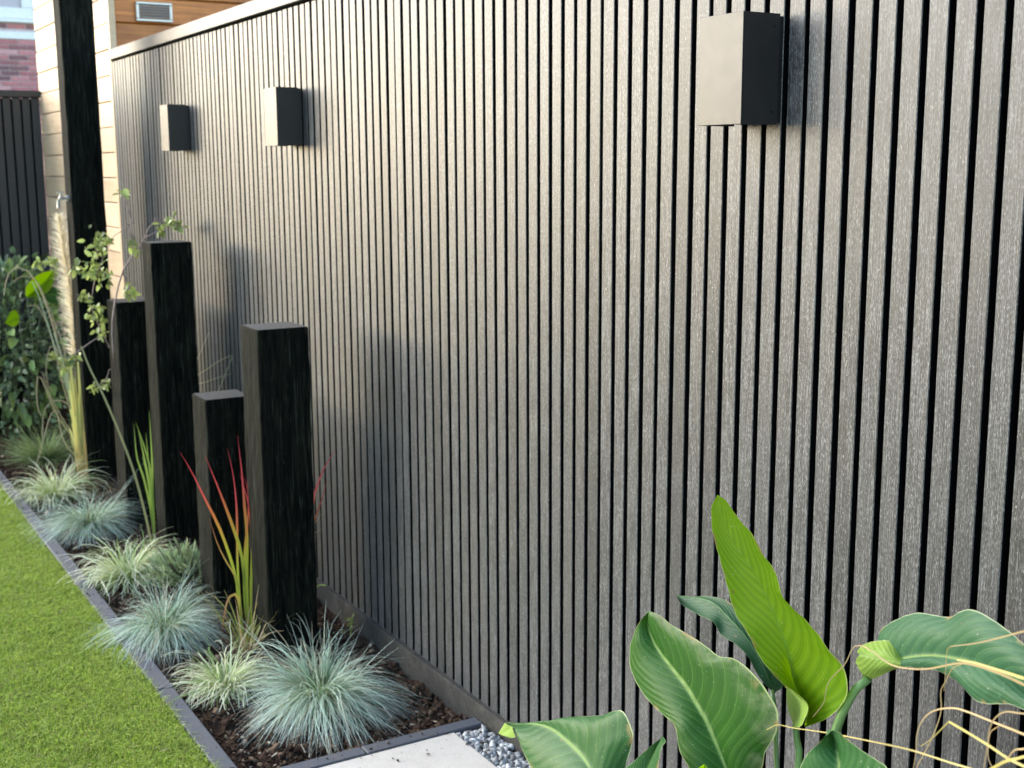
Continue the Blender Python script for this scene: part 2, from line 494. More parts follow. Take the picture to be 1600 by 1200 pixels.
# lawn
V, Fc = grid(-7.0, -.657, -1.5, 7.72, 12, 12, lambda X, Y: X * 0 + .025)
tag(link('lawn', mesh('lawn', V, Fc, MT['turf'])), kind='structure')
def lawn_blades(n, x0, x1, y0, y1):
    b = np.stack([RNG.uniform(x0, x1, n), RNG.uniform(y0, y1, n), np.full(n, .023)], 1)
    a = RNG.random(n) * 6.28
    h = RNG.uniform(.010, .021, n)
    h *= .85 + .3 * vnoise(b[:, 0] + 9, b[:, 1], 14, 5)
    lean = np.abs(RNG.normal(.55, .40, n))
    d = np.stack([np.cos(a) * lean, np.sin(a) * lean, np.ones(n)], 1)
    P = np.stack([b, b + d * (h * .6)[:, None], b + d * h[:, None] + np.stack([np.cos(a), np.sin(a), -.3 * np.ones(n)], 1) * (h * lean * .6)[:, None]], 1)
    w = RNG.uniform(.0011, .0019, n)
    W = np.stack([w, w * .9, w * .25], 1)
    s = np.stack([-np.sin(a), np.cos(a), np.zeros(n)], 1) + .5 * RNG.standard_normal((n, 3))
    return P, W, s
A = lawn_blades(230000, -1.15, -.660, 2.45, 5.9)
B_ = lawn_blades(110000, -2.6, -1.15, 2.2, 7.6)
C_ = lawn_blades(12000, -1.15, -.664, 5.9, 7.7)
P, W, S_ = (np.concatenate(q) for q in zip(A, B_, C_))
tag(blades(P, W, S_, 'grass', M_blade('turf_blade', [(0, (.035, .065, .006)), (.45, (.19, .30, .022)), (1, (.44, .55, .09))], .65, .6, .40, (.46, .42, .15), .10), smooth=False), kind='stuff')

# kerb
kerb = tag(empty('kerb', (-.63, 2.55, 0)), kind='structure')
y = 2.535
for i, L in enumerate((.62, .95, .95, .95, .95, .765)):
    b = MB().box((-.656, y + .0015, -.1), (-.612 + .001 * (i % 2), y + L - .0015, .036 + .0012 * ((i * 7) % 3 - 1)), .003)
    b.build('kerb_block', MT['kerb'], kerb); y += L
for x0, x1 in ((-.6095, -.33), (-.327, -.016)):
    MB().box((x0, 2.535, -.1), (x1, 2.578, .0355), .003).build('kerb_block', MT['kerb'], kerb)

# paving
paving = tag(empty('paving', (-.5, 2.2, 0)), kind='structure')
for ix in range(4):
    for iy in range(5):
        x1 = -.101 - ix * .804; y1 = 2.530 - iy * .804
        MB().box((x1 - .8, y1 - .8, -.03), (x1, y1, .034), .0015).build('paving_tile', MT['tile'], paving)
# lawn stops at the paving; the strip between the paving and the wall holds gravel
V, Fc = grid(-.112, -.012, -1.6, 2.54, 12, 220, lambda X, Y: .006 + .008 * (vnoise(X, Y, 90, 8) - .5))
GM = M_rnd('grey_gravel', [(0, (.11, .11, .11)), (.35, (.28, .28, .275)), (.75, (.46, .455, .44)), (1, (.72, .71, .69))], .8, 160, .25)
tag(link('gravel_bed', mesh('gravel_bed', V, Fc, MT['plinth'])), kind='structure')
n = 2600
px_ = RNG.uniform(-.098, -.018, n); py_ = RNG.uniform(1.15, 2.525, n); lay = RNG.random(n)
sz = RNG.uniform(.0055, .0115, n)
tag(rocks(n, np.stack([px_, py_, .012 + .018 * lay], 1), sz, GM, 'gravel', flat=.9, jitter=.38, seed=5), kind='stuff')

# ------------------------------------------------------------------ slatted wall
wall = empty('slat_wall', (0, 3, 0), 'long slatted garden wall of upright grey composite slats with black gaps', 'garden wall')
PITCH, GAP0 = .04686, 1.081
YA, YB = -1.4, 6.0
ztop = 1.8765
mbk = MB().box((.0165, YA, .03), (.03, YB, ztop)); mbk.build('backing_panel', MT['back'], wall)
hw = (PITCH - .0122) / 2
sb = MB().box((0, -hw, .05), (.0162, hw, ztop - .004), .0012)
sm_ = None
i = math.ceil((YA - GAP0) / PITCH)
while True:
    yc = GAP0 + (i + .5) * PITCH
    if yc + hw > YB: break
    if sm_ is None:
        o = sb.build('slat', MT['slat'], wall); sm_ = o.data
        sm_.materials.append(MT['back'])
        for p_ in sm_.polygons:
            if abs(p_.normal.y) > .9: p_.material_index = 1  # slat sides set near-black: shade of the gaps painted into the colour
    else:
        o = link('slat', sm_, wall)
    o.location = Vector((RNG.normal(0, .0003), yc, 0)); o.rotation_euler = (0, RNG.normal(0, .0003), RNG.normal(0, .007))
    i += 1
capm = MB()
capm.box((-.014, YA, 1.8795), (.05, YB - .002, 1.9255), .002)
capm.build('cap_rail', MT['cap'], wall)
pl = MB()
n0 = len(pl.v)
za, zb = .043, .097
pl.box((-.014, YA, -.12), (.035, YB - .003, .07), .0015)
pl.v = [(x, y_, (z + (.0078 * (y_ - 2.47) + .003 if z > 0 else 0))) for x, y_, z in pl.v]
pl.build('plinth', MT['plinth'], wall)

# ------------------------------------------------------------------ lamps
def lamp(yn, depth, label):
    z0, z1 = 1.458, 1.631
    w = .107
    t = empty('wall_lamp', (0, yn + w / 2, (z0 + z1) / 2), label, 'wall lamp', 'black box lamps on the slatted wall')
    h = MB()
    th = .003
    h.box((-depth, yn, z0), (-depth + th, yn + w, z1), .0006)                 # front plate
    h.box((-depth + th, yn, z0), (-.012, yn + th, z1), 0)                     # sides
    h.box((-depth + th, yn + w - th, z0), (-.012, yn + w, z1), 0)
    h.build('housing', MT['lampm'], t)
    for zz in (z0 + .020, z1 - .020): MB().tube([(-.024, yn - .0012, zz), (-.024, yn + .001, zz)], .0026, 10).build('screw', MT['lens2'], t)
    MB().box((-.012, yn + .004, z0 + .003), (-.0003, yn + w - .004, z1 - .003), .001).build('mounting_plate', MT['lampm'], t)
    for za_, zb_ in ((z0 + .008, z0 + .012), (z1 - .012, z1 - .008)):
        MB().box((-depth + th + .001, yn + th + .001, za_), (-.013, yn + w - th - .001, zb_)).build('lens', MT['lens'], t)
lamp(1.085 * 1.43, .088, 'black box wall lamp at the right, nearest, high above the big green leaves')
lamp(2.555 * 1.43, .083, 'black box wall lamp in the middle of the row, showing a broad pale front')
lamp(3.378 * 1.43, .083, 'smallest-looking black box wall lamp, leftmost, closest to the timber shed')

# ------------------------------------------------------------------ black posts
def post(x0, y0, w, d, h, label, tilt=(0, 0), rot=0, name='timber_post', seed=0):
    r = np.random.default_rng(seed)
    n = 26; m_ = 9
    V = []; Fc = []
    prof = []
    b = .004
    def side(a, c, k):
        return [tuple(np.array(a) + (np.array(c) - np.array(a)) * t) for t in np.linspace(0, 1, k, endpoint=False)]
    cs = [(b, 0), (w - b, 0), (w, b), (w, d - b), (w - b, d), (b, d), (0, d - b), (0, b)]
    for i in range(8):
        prof += side(cs[i], cs[(i + 1) % 8], 6 if i % 2 == 0 else 1)
    K = len(prof)
    zs = np.r_[-.15, np.linspace(0, h - .004, n), h]
    for j, z in enumerate(zs):
        for (px, py) in prof:
            ins = .003 if j == len(zs) - 1 else 0
            cx, cy = px - w / 2, py - d / 2
            f = 1 - ins / (w / 2)
            wob = .0012 * math.sin(z * 7 + seed + px * 30) + .0008 * r.standard_normal() * (0 if j > n - 2 else 1)
            x = cx * f + math.copysign(wob, cx); yy = cy * f + math.copysign(wob, cy)
            V.append((x + tilt[0] * z, yy + tilt[1] * z, z))
    for j in range(len(zs) - 1):
        for i in range(K):
            a = j * K + i; b2 = j * K + (i + 1) % K
            Fc.append((a, b2, b2 + K, a + K))
    top = (len(zs) - 1) * K
    # top face as a slightly rough fan
    c = len(V); V.append((tilt[0] * h, tilt[1] * h, h + .0008))
    for i in range(K): Fc.append((top + i, top + (i + 1) % K, c))
    me = mesh(name, V, Fc, MT['post'], False)
    me.materials.append(MT['endgrain'])
    for p_ in me.polygons:
        if p_.normal.z > .9: p_.material_index = 1
    o = link(name, me, None, (x0 + w / 2, y0 + d / 2, 0))
    o.rotation_euler = (0, 0, rot)
    return tag(o, label, 'post', 'square black timber posts in the planting bed')
S = 1.43
post(-.2065*S, 2.30*S, .148, .145, (-.309+.975)*S, 'nearest black timber post, medium height, beside the red-tipped grass', seed=1)
post(-.225*S, 2.60*S, .143, .141, (-.492+.975)*S, 'shortest black timber post, half hidden behind the nearest one', seed=2)
post(-.1805*S, 3.15*S, .147, .127, (-.1853+.975)*S, 'tallest of the four cut-off black posts, rising above the two beside it', seed=3)
post(-.2163*S, 3.40*S, .147, .150, (-.3554+.975)*S, 'black timber post with flat top, just left of the tallest cut-off post', seed=4)
post(-.2006*S, 3.95*S, .137, .129, 2.62, 'very tall black post running out of the top of the picture before the shed', seed=5)

# ------------------------------------------------------------------ timber shed
shed = empty('timber_shed', (1.0, 6.9, 0), 'timber shed with pale sunlit boards and a brown shaded end behind the slatted wall', 'shed')
PH = .1175; zj = 2.050 - 17 * PH
for i in range(22):
    z0 = zj + i * PH
    a = MB().box((.001 + .002 * (i % 2), 6.045, z0 + .004), (.026, 7.80, z0 + PH), .004); a.build('siding_board', MT['siding'], shed)
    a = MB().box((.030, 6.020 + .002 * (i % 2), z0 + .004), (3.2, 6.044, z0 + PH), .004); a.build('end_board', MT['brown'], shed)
MB().box((-.002, 6.008, .03), (.0285, 6.043, zj + 22 * PH), .002).build('corner_board', MT['siding'], shed)
MB().box((.0275, 6.046, .0), (3.18, 7.79, zj + 22 * PH - .01)).build('core_wall', MT['back'], shed)
MB().box((-.10, 5.75, zj + 22 * PH + .01), (3.3, 8.0, zj + 22 * PH + .16), .004).build('roof', MT['roof'], shed)
vg = empty('vent_grille', (.21, 6.0, 2.105)); vg.parent = shed; vg.matrix_parent_inverse = Matrix.Translation(shed.location).inverted()
vx0, vx1, vz0, vz1, vy = .124, .292, 2.062, 2.150, 6.018
f = MB()
f.box((vx0, vy - .016, vz0), (vx1, vy, vz0 + .012), .002).box((vx0, vy - .016, vz1 - .012), (vx1, vy, vz1), .002)
f.box((vx0, vy - .015, vz0 + .0121), (vx0 + .014, vy, vz1 - .0121), .002).box((vx1 - .014, vy - .015, vz0 + .0121), (vx1, vy, vz1 - .0121), .002)
f.build('vent_frame', MT['alu'], vg)
for j in range(5):
    z = vz0 + .018 + j * .0122
    mb = MB()
    mb.v = [(vx0 + .0145, vy - .013, z), (vx1 - .0145, vy - .013, z), (vx1 - .0145, vy - .002, z + .008), (vx0 + .0145, vy - .002, z + .008),
            (vx0 + .0145, vy - .013, z + .0015), (vx1 - .0145, vy - .013, z + .0015), (vx1 - .0145, vy - .002, z + .0095), (vx0 + .0145, vy - .002, z + .0095)]
    mb.f = [(0,3,2,1),(4,5,6,7),(0,1,5,4),(1,2,6,5),(2,3,7,6),(3,0,4,7)]
    mb.build('louvre', MT['alu'], vg)

# small fitting on the tall post
tp = aty(110, 310, 5.66)
ft = empty('metal_fitting', tuple(tp), 'small silvery metal fitting sticking out of the side of the tallest black post', 'fitting')
xw = -.2006 * S - .001
MB().tube([(xw + .002, 5.70, tp[2]), (xw - .012, 5.70, tp[2])], .014, 10).build('flange', MT['alu'], ft)
MB().tube([(xw - .012, 5.70, tp[2]), (xw - .040, 5.70, tp[2] + .001), (xw - .047, 5.70, tp[2] - .008), (xw - .048, 5.70, tp[2] - .04)], .007, 8).build('spout', MT['alu'], ft)
MB().tube([(xw - .035, 5.70, tp[2]), (xw - .035, 5.70, tp[2] + .022)], .005, 8).box((xw - .05, 5.695, tp[2] + .022), (xw - .020, 5.705, tp[2] + .027)).build('handle', MT['alu'], ft)

# ------------------------------------------------------------------ black fence at the end
fe = empty('black_fence', (-1.0, 7.78, 0), 'black fence of upright boards with a flat top rail across the end of the garden', 'fence')
bp = .0523
b0 = None
for i in range(24):
    xc = -.028 - i * bp
    if b0 is None:
        b0 = MB().box((-.0215, 7.765, .02), (.0215, 7.785, 1.795), .003).build('fence_board', MT['fence'], fe); o = b0
    else: o = link('fence_board', b0.data, fe)
    o.location = Vector((xc, RNG.normal(0, .0006), 0))
MB().box((-1.28, 7.787, .02), (-.003, 7.80, 1.79)).build('fence_backing', MT['back'], fe)
MB().box((-1.28, 7.745, 1.797), (.004, 7.815, 1.835), .003).build('top_rail', MT['fence'], fe)

# ------------------------------------------------------------------ brick house
hy = 16.73
house = empty('brick_house', (1.0, hy, 0), 'red brick house with white window frame seen above the black fence', 'house')
hw_ = MB()
hw_.box((-3.0, hy + .012, -.1), (6.0, hy + .3, 3.205)); hw_.box((-3.0, hy + .012, 3.205), (.30, hy + .3, 6.5)); hw_.box((1.64, hy + .012, 3.205), (6.0, hy + .3, 6.5))
hw_.box((.30, hy + .012, 4.75), (1.64, hy + .3, 6.5))
hw_.build('mortar_wall', MT['mortar'], house)
bm_ = MB().box((-.105, hy - .003, -.0255), (.105, hy + .0115, .0255), .003)
bo = None
rest = MB()
for r_ in range(95):
    z = .05 + r_ * .0625
    if 2.94 < z < 3.07 or z > 5.9: continue
    for c in range(40):
        x = -2.9 + c * .222 + (r_ % 2) * .111
        if x > 5.8: continue
        if z > 3.14 and .19 < x < 1.76: continue
        if -.3 < x < 2.6 and 1.95 < z < 3.2:
            if bo is None: bo = bm_.build('brick', MT['brick'], house); o = bo
            else: o = link('brick', bo.data, house)
            o.location = Vector((x, 0, z))
        else: rest.box((x - .105, hy - .003, z - .0255), (x + .105, hy + .0115, z + .0255))
o = rest.build('brickwork', MT['brick'], house, fix=False); o['kind'] = 'stuff'
MB().box((-3.0, hy - .012, 2.960), (6.0, hy + .0115, 3.050), .004).build('white_band', MT['white'], house)
MB().box((.25, hy - .05, 3.155), (1.69, hy + .0115, 3.200), .004).build('window_sill', MT['white'], house)
win = empty('window', (.97, hy, 3.9)); win.parent = house; win.matrix_parent_inverse = Matrix.Translation(house.location).inverted()
wf = MB()
wf.box((.302, hy - .01, 3.207), (1.638, hy + .09, 3.335), .004).box((.302, hy - .01, 4.64), (1.638, hy + .09, 4.748), .004)
wf.box((.302, hy - .011, 3.336), (.43, hy + .09, 4.639), .004).box((1.505, hy - .011, 3.336), (1.638, hy + .09, 4.639), .004)
wf.build('window_frame', MT['white'], win)
MB().box((.43, hy + .04, 3.336), (1.505, hy + .055, 4.639)).build('pane', MT['glass'], win)
MB().box((-3.2, hy - .3, 5.95), (6.2, hy + 6, 6.15)).build('roof_edge', MT['roof'], house)

# ------------------------------------------------------------------ grasses
def tuft(n, rad, Lr, tilt, droop, w, K=7, wander=.06, power=.6, curl=0, w_end=.15, spread_lim=None):
    """N arching blades from a crown: returns P, W, side"""
    a = RNG.random(n) * 2 * math.pi
    rr = rad * np.sqrt(RNG.random(n))
    th = tilt[0] + (tilt[1] - tilt[0]) * RNG.random(n) ** power
    L = RNG.uniform(*Lr, n)
    dr = RNG.uniform(*droop, n)
    P = np.zeros((n, K, 3))
    P[:, 0, 0] = np.cos(a) * rr; P[:, 0, 1] = np.sin(a) * rr
    az = a + RNG.normal(0, .25, n)
    for k in range(1, K):
        s = k / (K - 1)
        t = th + dr * s ** 1.5
        az = az + RNG.normal(0, wander, n) + curl * s
        st = L / (K - 1)
        P[:, k] = P[:, k - 1] + np.stack([np.sin(t) * np.cos(az), np.sin(t) * np.sin(az), np.cos(t)], 1) * st[:, None]
    side = np.stack([-np.sin(az), np.cos(az), np.zeros(n)], 1)
    side = side + .35 * RNG.standard_normal((n, 3))
    W = w * (1 - (1 - w_end) * np.linspace(0, 1, K)[None, :] ** 1.4) * RNG.uniform(.7, 1.3, (n, 1))
    P[..., 2] = np.maximum(P[..., 2], .004 + .006 * RNG.random((n, 1)))
    return P, W, side

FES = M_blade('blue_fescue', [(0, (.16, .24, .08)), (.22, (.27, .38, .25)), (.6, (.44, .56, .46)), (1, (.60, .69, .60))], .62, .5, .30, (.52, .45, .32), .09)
SED = M_blade('variegated_sedge', [(0, (.28, .34, .12)), (.35, (.58, .62, .38)), (1, (.76, .76, .58))], .25, .5, .3, (.26, .38, .13), .26)
def fescue(x, y, s, n, label, seed):
    global RNG
    RNG = np.random.default_rng(seed)
    t = empty('blue_fescue', (x, y, 0), label, 'ornamental grass', 'blue fescue tufts along the kerb')
    P1, W1, S1 = tuft(int(n * .68), .05 * s, (.135 * s, .235 * s), (R(22), R(84)), (R(20), R(72)), .0019, power=.55, wander=.10)
    P1[..., 2] += .045 * s * (1 - np.linspace(0, 1, 7)[None] ** 2)
    P2, W2, S2 = tuft(int(n * .30), .05 * s, (.12 * s, .23 * s), (R(45), R(95)), (R(30), R(95)), .0018, wander=.12)
    P2[..., 2] += .03 * s * (1 - np.linspace(0, 1, 7)[None] ** 2)
    P4, W4, S4 = tuft(int(n * .02) + 6, .03 * s, (.19 * s, .25 * s), (R(8), R(60)), (R(0), R(25)), .0020, wander=.03)
    lop = RNG.normal(0, .10, 2)
    P = np.concatenate([P1, P2, P4])
    az_ = np.arctan2(P[:, -1, 1], P[:, -1, 0])
    f_ = 1 + .16 * np.sin(az_ * 2 + seed) + .10 * np.sin(az_ * 5 + seed * 2) + .07 * RNG.standard_normal(len(P))
    P = P * f_[:, None, None]
    P[..., :2] += lop * P[..., 2:3]
    P = P + np.array([x, y, 0])
    W1 = np.concatenate([W1, W2, W4]); S1 = np.concatenate([S1, S2, S4])
    blades(P, W1, S1, 'foliage', FES, t)
    P3, W3, S3 = tuft(int(n * .16), .05 * s, (.07 * s, .16 * s), (R(60), R(100)), (R(10), R(40)), .0016)
    blades(P3 + np.array([x, y, .004]), W3, S3, 'dead_blades', DRY, t)
    return t
DRY = M_blade('dead_blade', [(0, (.20, .16, .10)), (1, (.36, .30, .20))], .4, .7, .1)
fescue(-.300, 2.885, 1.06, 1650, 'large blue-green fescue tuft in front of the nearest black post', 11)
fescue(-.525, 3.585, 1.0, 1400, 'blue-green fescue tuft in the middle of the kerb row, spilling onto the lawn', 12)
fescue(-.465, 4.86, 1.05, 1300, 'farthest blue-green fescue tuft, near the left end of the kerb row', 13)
def sedge(x, y, s, n, label, seed, w=.0045):
    global RNG
    RNG = np.random.default_rng(seed)
    t = empty('variegated_sedge', (x, y, 0), label, 'ornamental grass', 'cream variegated sedges between the fescues')
    P, W, S1 = tuft(n, .028 * s, (.12 * s, .24 * s), (R(5), R(62)), (R(55), R(165)), w, K=9, wander=.22, power=.8, w_end=.12)
    blades(P + np.array([x, y, 0]), W, S1, 'foliage', SED, t)
    P, W, S1 = tuft(n // 5, .03 * s, (.10 * s, .24 * s), (R(30), R(75)), (R(60), R(140)), w * .7, wander=.14)
    blades(P + np.array([x, y, 0]), W, S1, 'outer_blades', SED, t)
sedge(-.478, 3.135, .92, 330, 'small cream and green sedge squeezed between two fescue tufts', 21, .0042)
sedge(-.478, 4.20, 1.25, 380, 'cream and green sedge arching over the kerb beside the short grey shrub', 22, .0050)
sedge(-.478, 5.43, 1.30, 330, 'farthest cream and green sedge, at the foot of the feathery plume grass', 23, .0050)

def strand(pts, w0, w1, K=18, side=None, flatten=None):
    P = smoothpath(pts, K)[None]
    W = np.linspace(w0, w1, K)[None]
    if side is None:
        d = np.gradient(P[0], axis=0)
        v = P[0] - CAM
        s = np.cross(d, v)[None]
    else: s = np.repeat(np.array(side, float)[None, None], K, 1)
    return P, W, s
def strands(lst, name, mat, parent, rnd=None):
    P, W, S_ = (np.concatenate(q) for q in zip(*lst))
    return blades(P, W, S_, name, mat, parent, rnd if rnd is None else np.asarray(rnd, float))

RNG = np.random.default_rng(31)
BLOOD = M_blade('blood_grass', [(0, (.20, .17, .06)), (.22, (.16, .23, .03)), (.48, (.27, .31, .035)), (.64, (.36, .15, .04)), (.78, (.40, .055, .055)), (1, (.28, .03, .05))], .25, .5, .40, trand=.25)
bg1 = empty('blood_grass', (-.33, 3.37, 0), 'red-tipped green grass blades standing between the two front black posts', 'ornamental grass', 'red-tipped blood grasses')
Yb = 3.42
def bl(pts, w, Y=Yb, wt=.25):
    q = [aty(px, py, Y + dy) for px, py, dy in pts]
    P = smoothpath(q, 16)[None]
    t = np.linspace(0, 1, 16)
    W = (.86 * w * np.clip(np.minimum(.30 + 1.6 * t, .85) * np.clip((1 - t) * 2.6 + .05, 0, 1), .05, 1))[None]
    d = np.gradient(P[0], axis=0); s = np.cross(d, P[0] - CAM)
    s = s / np.linalg.norm(s, axis=1, keepdims=True) + RNG.normal(0, .25, 3)[None]
    return P, W, s[None]
strands([
    bl([(388,1028,0),(374,950,0),(368,900,0),(345,830,-.02),(318,775,-.04),(300,738,-.06),(281,706,-.08)], .011),
    bl([(386,1026,0),(384,940,0),(378,870,0),(362,818,0),(344,770,-.01),(330,735,-.02),(320,711,-.03)], .012),
    bl([(384,1026,.02),(372,900,.02),(370,800,.02),(364,740,.02),(355,700,.01)], .009),
    bl([(392,1024,.02),(386,920,.02),(386,840,.02),(382,790,.02),(378,740,.02),(371,680,.0)], .012),
    bl([(394,1022,0),(392,930,0),(394,850,0),(390,800,0),(384,770,0),(374,740,0)], .011),
    bl([(396,1020,.02),(396,900,.03),(394,820,.03),(391,770,.03),(387,738,.03)], .009),
    bl([(390,1022,0),(382,930,0),(383,860,0),(388,800,0),(386,750,.0)], .010),
    bl([(398,1010,.03),(399,900,.03),(398,830,.03),(390,780,.03),(382,745,.02)], .010),
], 'blades', BLOOD, bg1, [.5, .3, .7, .5, .4, .6, .2, .5])
strands([bl([(378,1020,0),(376,960,0),(372,935,-.01),(364,928,-.02),(355,940,-.03),(350,965,-.03),(347,988,-.03)], .011),
         bl([(378,1000,0),(372,915,0),(352,875,-.02),(340,850,-.03),(330,820,-.04),(327,810,-.05)], .006)], 'bent_blades', M_blade('bent_blade', [(0, (.2, .27, .03)), (.5, (.28, .24, .06)), (1, (.34, .10, .06))], .2, .6, .3), bg1)
strands([bl([(375,1024,0),(392,990,0),(412,965,.0)], .005), bl([(396,1024,0),(406,1000,-.02),(420,975,-.04)], .004), bl([(360,1022,0),(352,1000,0),(345,992,0)], .004),
         bl([(384,1030,0),(372,1005,0),(352,996,0)], .004), bl([(398,1024,0),(398,980,0),(396,930,0)], .004)], 'dead_blades', DRY, bg1)
P, W, S1 = tuft(46, .022, (.07, .26), (R(2), R(32)), (R(0), R(60)), .0042, wander=.05)
blades(P + np.array([-.352, 3.345, 0]), W, S1, 'base_blades', M_blade('base_blade', [(0, (.22, .17, .08)), (.5, (.20, .25, .05)), (1, (.30, .24, .08))], .5, .6, .3, (.40, .30, .18), .35), bg1)
bg2 = empty('blood_grass', (-.15, 3.48, 0), 'red leaf tips poking out behind the right edge of the nearest black post', 'ornamental grass', 'red-tipped blood grasses')
strands([bl([(470,1000,0),(480,850,0),(491,775,0),(505,735,0),(518,712,0),(531,692,0)], .015, 3.48),
         bl([(472,1000,0),(482,850,0),(494,806,0),(503,780,0),(512,748,0)], .012, 3.50)], 'blades', BLOOD, bg2)
strands([bl([(472,1000,0),(480,860,0),(495,812,0),(513,796,0)], .005, 3.50), bl([(470,1000,0),(480,860,0),(497,830,0),(510,826,0)], .004, 3.50)], 'dead_blades', DRY, bg2)

REED = M_blade('reed_stem', [(0, (.30, .28, .12)), (.3, (.26, .36, .06)), (1, (.30, .44, .10))], .25, .5, .35)
rd = empty('green_reed', (-.31, 4.42, 0), 'upright yellow-green reed stems at the foot of the tall cut-off post', 'ornamental grass')
Yr = 4.42
strands([bl([(243,868,0),(240,800,0),(236,740,0),(226,700,0),(212,660,-.02)], .011, Yr),
         bl([(243,868,0),(239,790,0),(238,730,0),(236,690,0),(233,640,0)], .010, Yr),
         bl([(242,866,0),(236,800,0),(224,745,0),(214,715,0),(209,662,0)], .010, Yr),
         bl([(242,866,0),(238,810,0),(232,750,0),(222,700,0),(216,672,0)], .011, Yr),
         bl([(244,868,0),(240,830,0),(238,770,0),(232,720,0),(228,676,0)], .009, Yr),
         bl([(244,868,0),(241,830,0),(236,780,0),(228,735,0),(222,712,0)], .012, Yr)], 'stems', REED, rd)
strands([strand([aty(240, 866, Yr), aty(226, 800, Yr), aty(205, 725, Yr), aty(168, 632, Yr), aty(140, 575, Yr), aty(127, 541, Yr)], .009, .006)], 'long_stem',
        M_blade('long_stem', [(0, (.26, .26, .12)), (1, (.20, .22, .12))], .1, .6, .2), rd)

# thin stems behind the short post
th = empty('wispy_grass', (-.19, 4.70, 0), 'thin pale grass stems arching in front of the wall above the shortest post', 'ornamental grass')
strands([strand([aty(292, 800, 4.68), aty(318, 680, 4.60), aty(342, 610, 4.52), aty(358, 570, 4.46), aty(374, 528, 4.38)], .004, .002),
         strand([aty(286, 700, 4.69), aty(300, 600, 4.66), aty(322, 578, 4.60), aty(350, 560, 4.50), aty(380, 550, 4.36)], .004, .002),
         strand([aty(286, 720, 4.69), aty(300, 612, 4.66), aty(322, 597, 4.60), aty(362, 583, 4.46)], .004, .0015),
         strand([aty(286, 700, 4.69), aty(300, 590, 4.66), aty(314, 548, 4.62), aty(326, 520, 4.58)], .003, .0015),
         strand([np.array([-.19, 4.70, 0]), aty(286, 700, 4.69)], .004, .004), strand([np.array([-.18, 4.70, 0]), aty(292, 800, 4.68)], .004, .004)], 'stems',
        M_blade('pale_stem', [(0, (.3, .3, .18)), (1, (.42, .42, .30))], .1, .6, .2), th)

# ---- leaf clouds
def leafmesh(cent, nrm, axis, size, name, mat, parent, rnd=None, ratio=.5, fold=.25):
    """many folded pointed leaves: 6 vertices each"""
    N = len(cent)
    axis = axis / np.linalg.norm(axis, axis=1, keepdims=True)
    sd = np.cross(axis, nrm); sd /= np.linalg.norm(sd, axis=1, keepdims=True) + 1e-9
    nn = np.cross(sd, axis)
    L = size[:, None]; w = L * ratio
    v0 = cent; v1 = cent + axis * L * .35 + sd * w * .5 + nn * L * fold * .4; v2 = cent + axis * L * .35 - sd * w * .5 + nn * L * fold * .4
    v3 = cent + axis * L * .75 + sd * w * .36 + nn * L * fold * .2; v4 = cent + axis * L * .75 - sd * w * .36 + nn * L * fold * .2
    v5 = cent + axis * L - nn * L * fold * .3; vm = cent + axis * L * .5 - nn * L * .02
    V = np.stack([v0, v1, v2, v3, v4, v5, vm], 1).reshape(-1, 3)
    T = np.array([(0, 1, 6), (0, 6, 2), (1, 3, 6), (2, 6, 4), (3, 5, 6), (4, 6, 5)])
    Fc = (T[None] + (np.arange(N) * 7)[:, None, None]).reshape(-1, 3)
    if rnd is None: rnd = RNG.random(N)
    return link(name, mesh(name, V, Fc, mat, True, {'rnd': np.repeat(rnd, 7), 't': np.tile([0, .35, .35, .75, .75, 1, .5], N)}), parent)
def unit(n):
    v = RNG.standard_normal((n, 3)); return v / np.linalg.norm(v, axis=1, keepdims=True)

RNG = np.random.default_rng(41)
# dark glossy bush
bush = empty('evergreen_bush', (-.42, 6.95, 0), 'dark glossy evergreen bush in front of the black fence', 'bush')
n = 2000
c0 = np.array([-.38, 7.02, .46])
dirs = unit(n); rr = RNG.random(n) ** .45
lump = 1 + .18 * np.sin(dirs[:, 0] * 5 + 1) * np.cos(dirs[:, 2] * 4 + dirs[:, 1] * 3)
cen = c0 + dirs * rr[:, None] * np.array([.33, .45, .54]) * lump[:, None]
cen[:, 2] = np.maximum(cen[:, 2], .03)
leafmesh(cen, unit(n) + np.array([0, 0, .6]) - .4 * np.array([0, 1, 0]), dirs + .6 * unit(n) + np.array([0, -.2, .1]), RNG.uniform(.03, .055, n), 'foliage',
         M_blade('glossy_leaf', [(0, (.07, .11, .055)), (1, (.14, .21, .10))], .65, .30, .12), bush, ratio=.55)
n = 110
dirs = unit(n); dirs[:, 1] = -np.abs(dirs[:, 1])
cen = np.array([-.36, 6.98, .50]) + dirs * np.array([.30, .42, .40]) * RNG.uniform(.8, 1.08, (n, 1))
cen[:, 2] = np.maximum(cen[:, 2], .1)
leafmesh(cen, unit(n) + np.array([0, -.6, .8]), dirs + .5 * unit(n) + np.array([0, 0, -.3]), RNG.uniform(.055, .11, n), 'young_leaves',
         M_blade('young_leaf', [(0, (.10, .17, .05)), (1, (.22, .33, .10))], .55, .35, .3), bush, ratio=.5)
mb = MB()
for k in range(9):
    a = RNG.random() * 6.28
    p0 = np.array([-.45 + .05 * math.cos(a), 7.0 + .05 * math.sin(a), 0]); e = c0 + np.array([.2 * math.cos(a), .3 * math.sin(a), .1 + .2 * RNG.random()])
    mb.tube([p0, (p0 + e) / 2 + [0, 0, .05], e], [.009, .006, .003], 5)
mb.build('stems', MT['post'], bush, True)

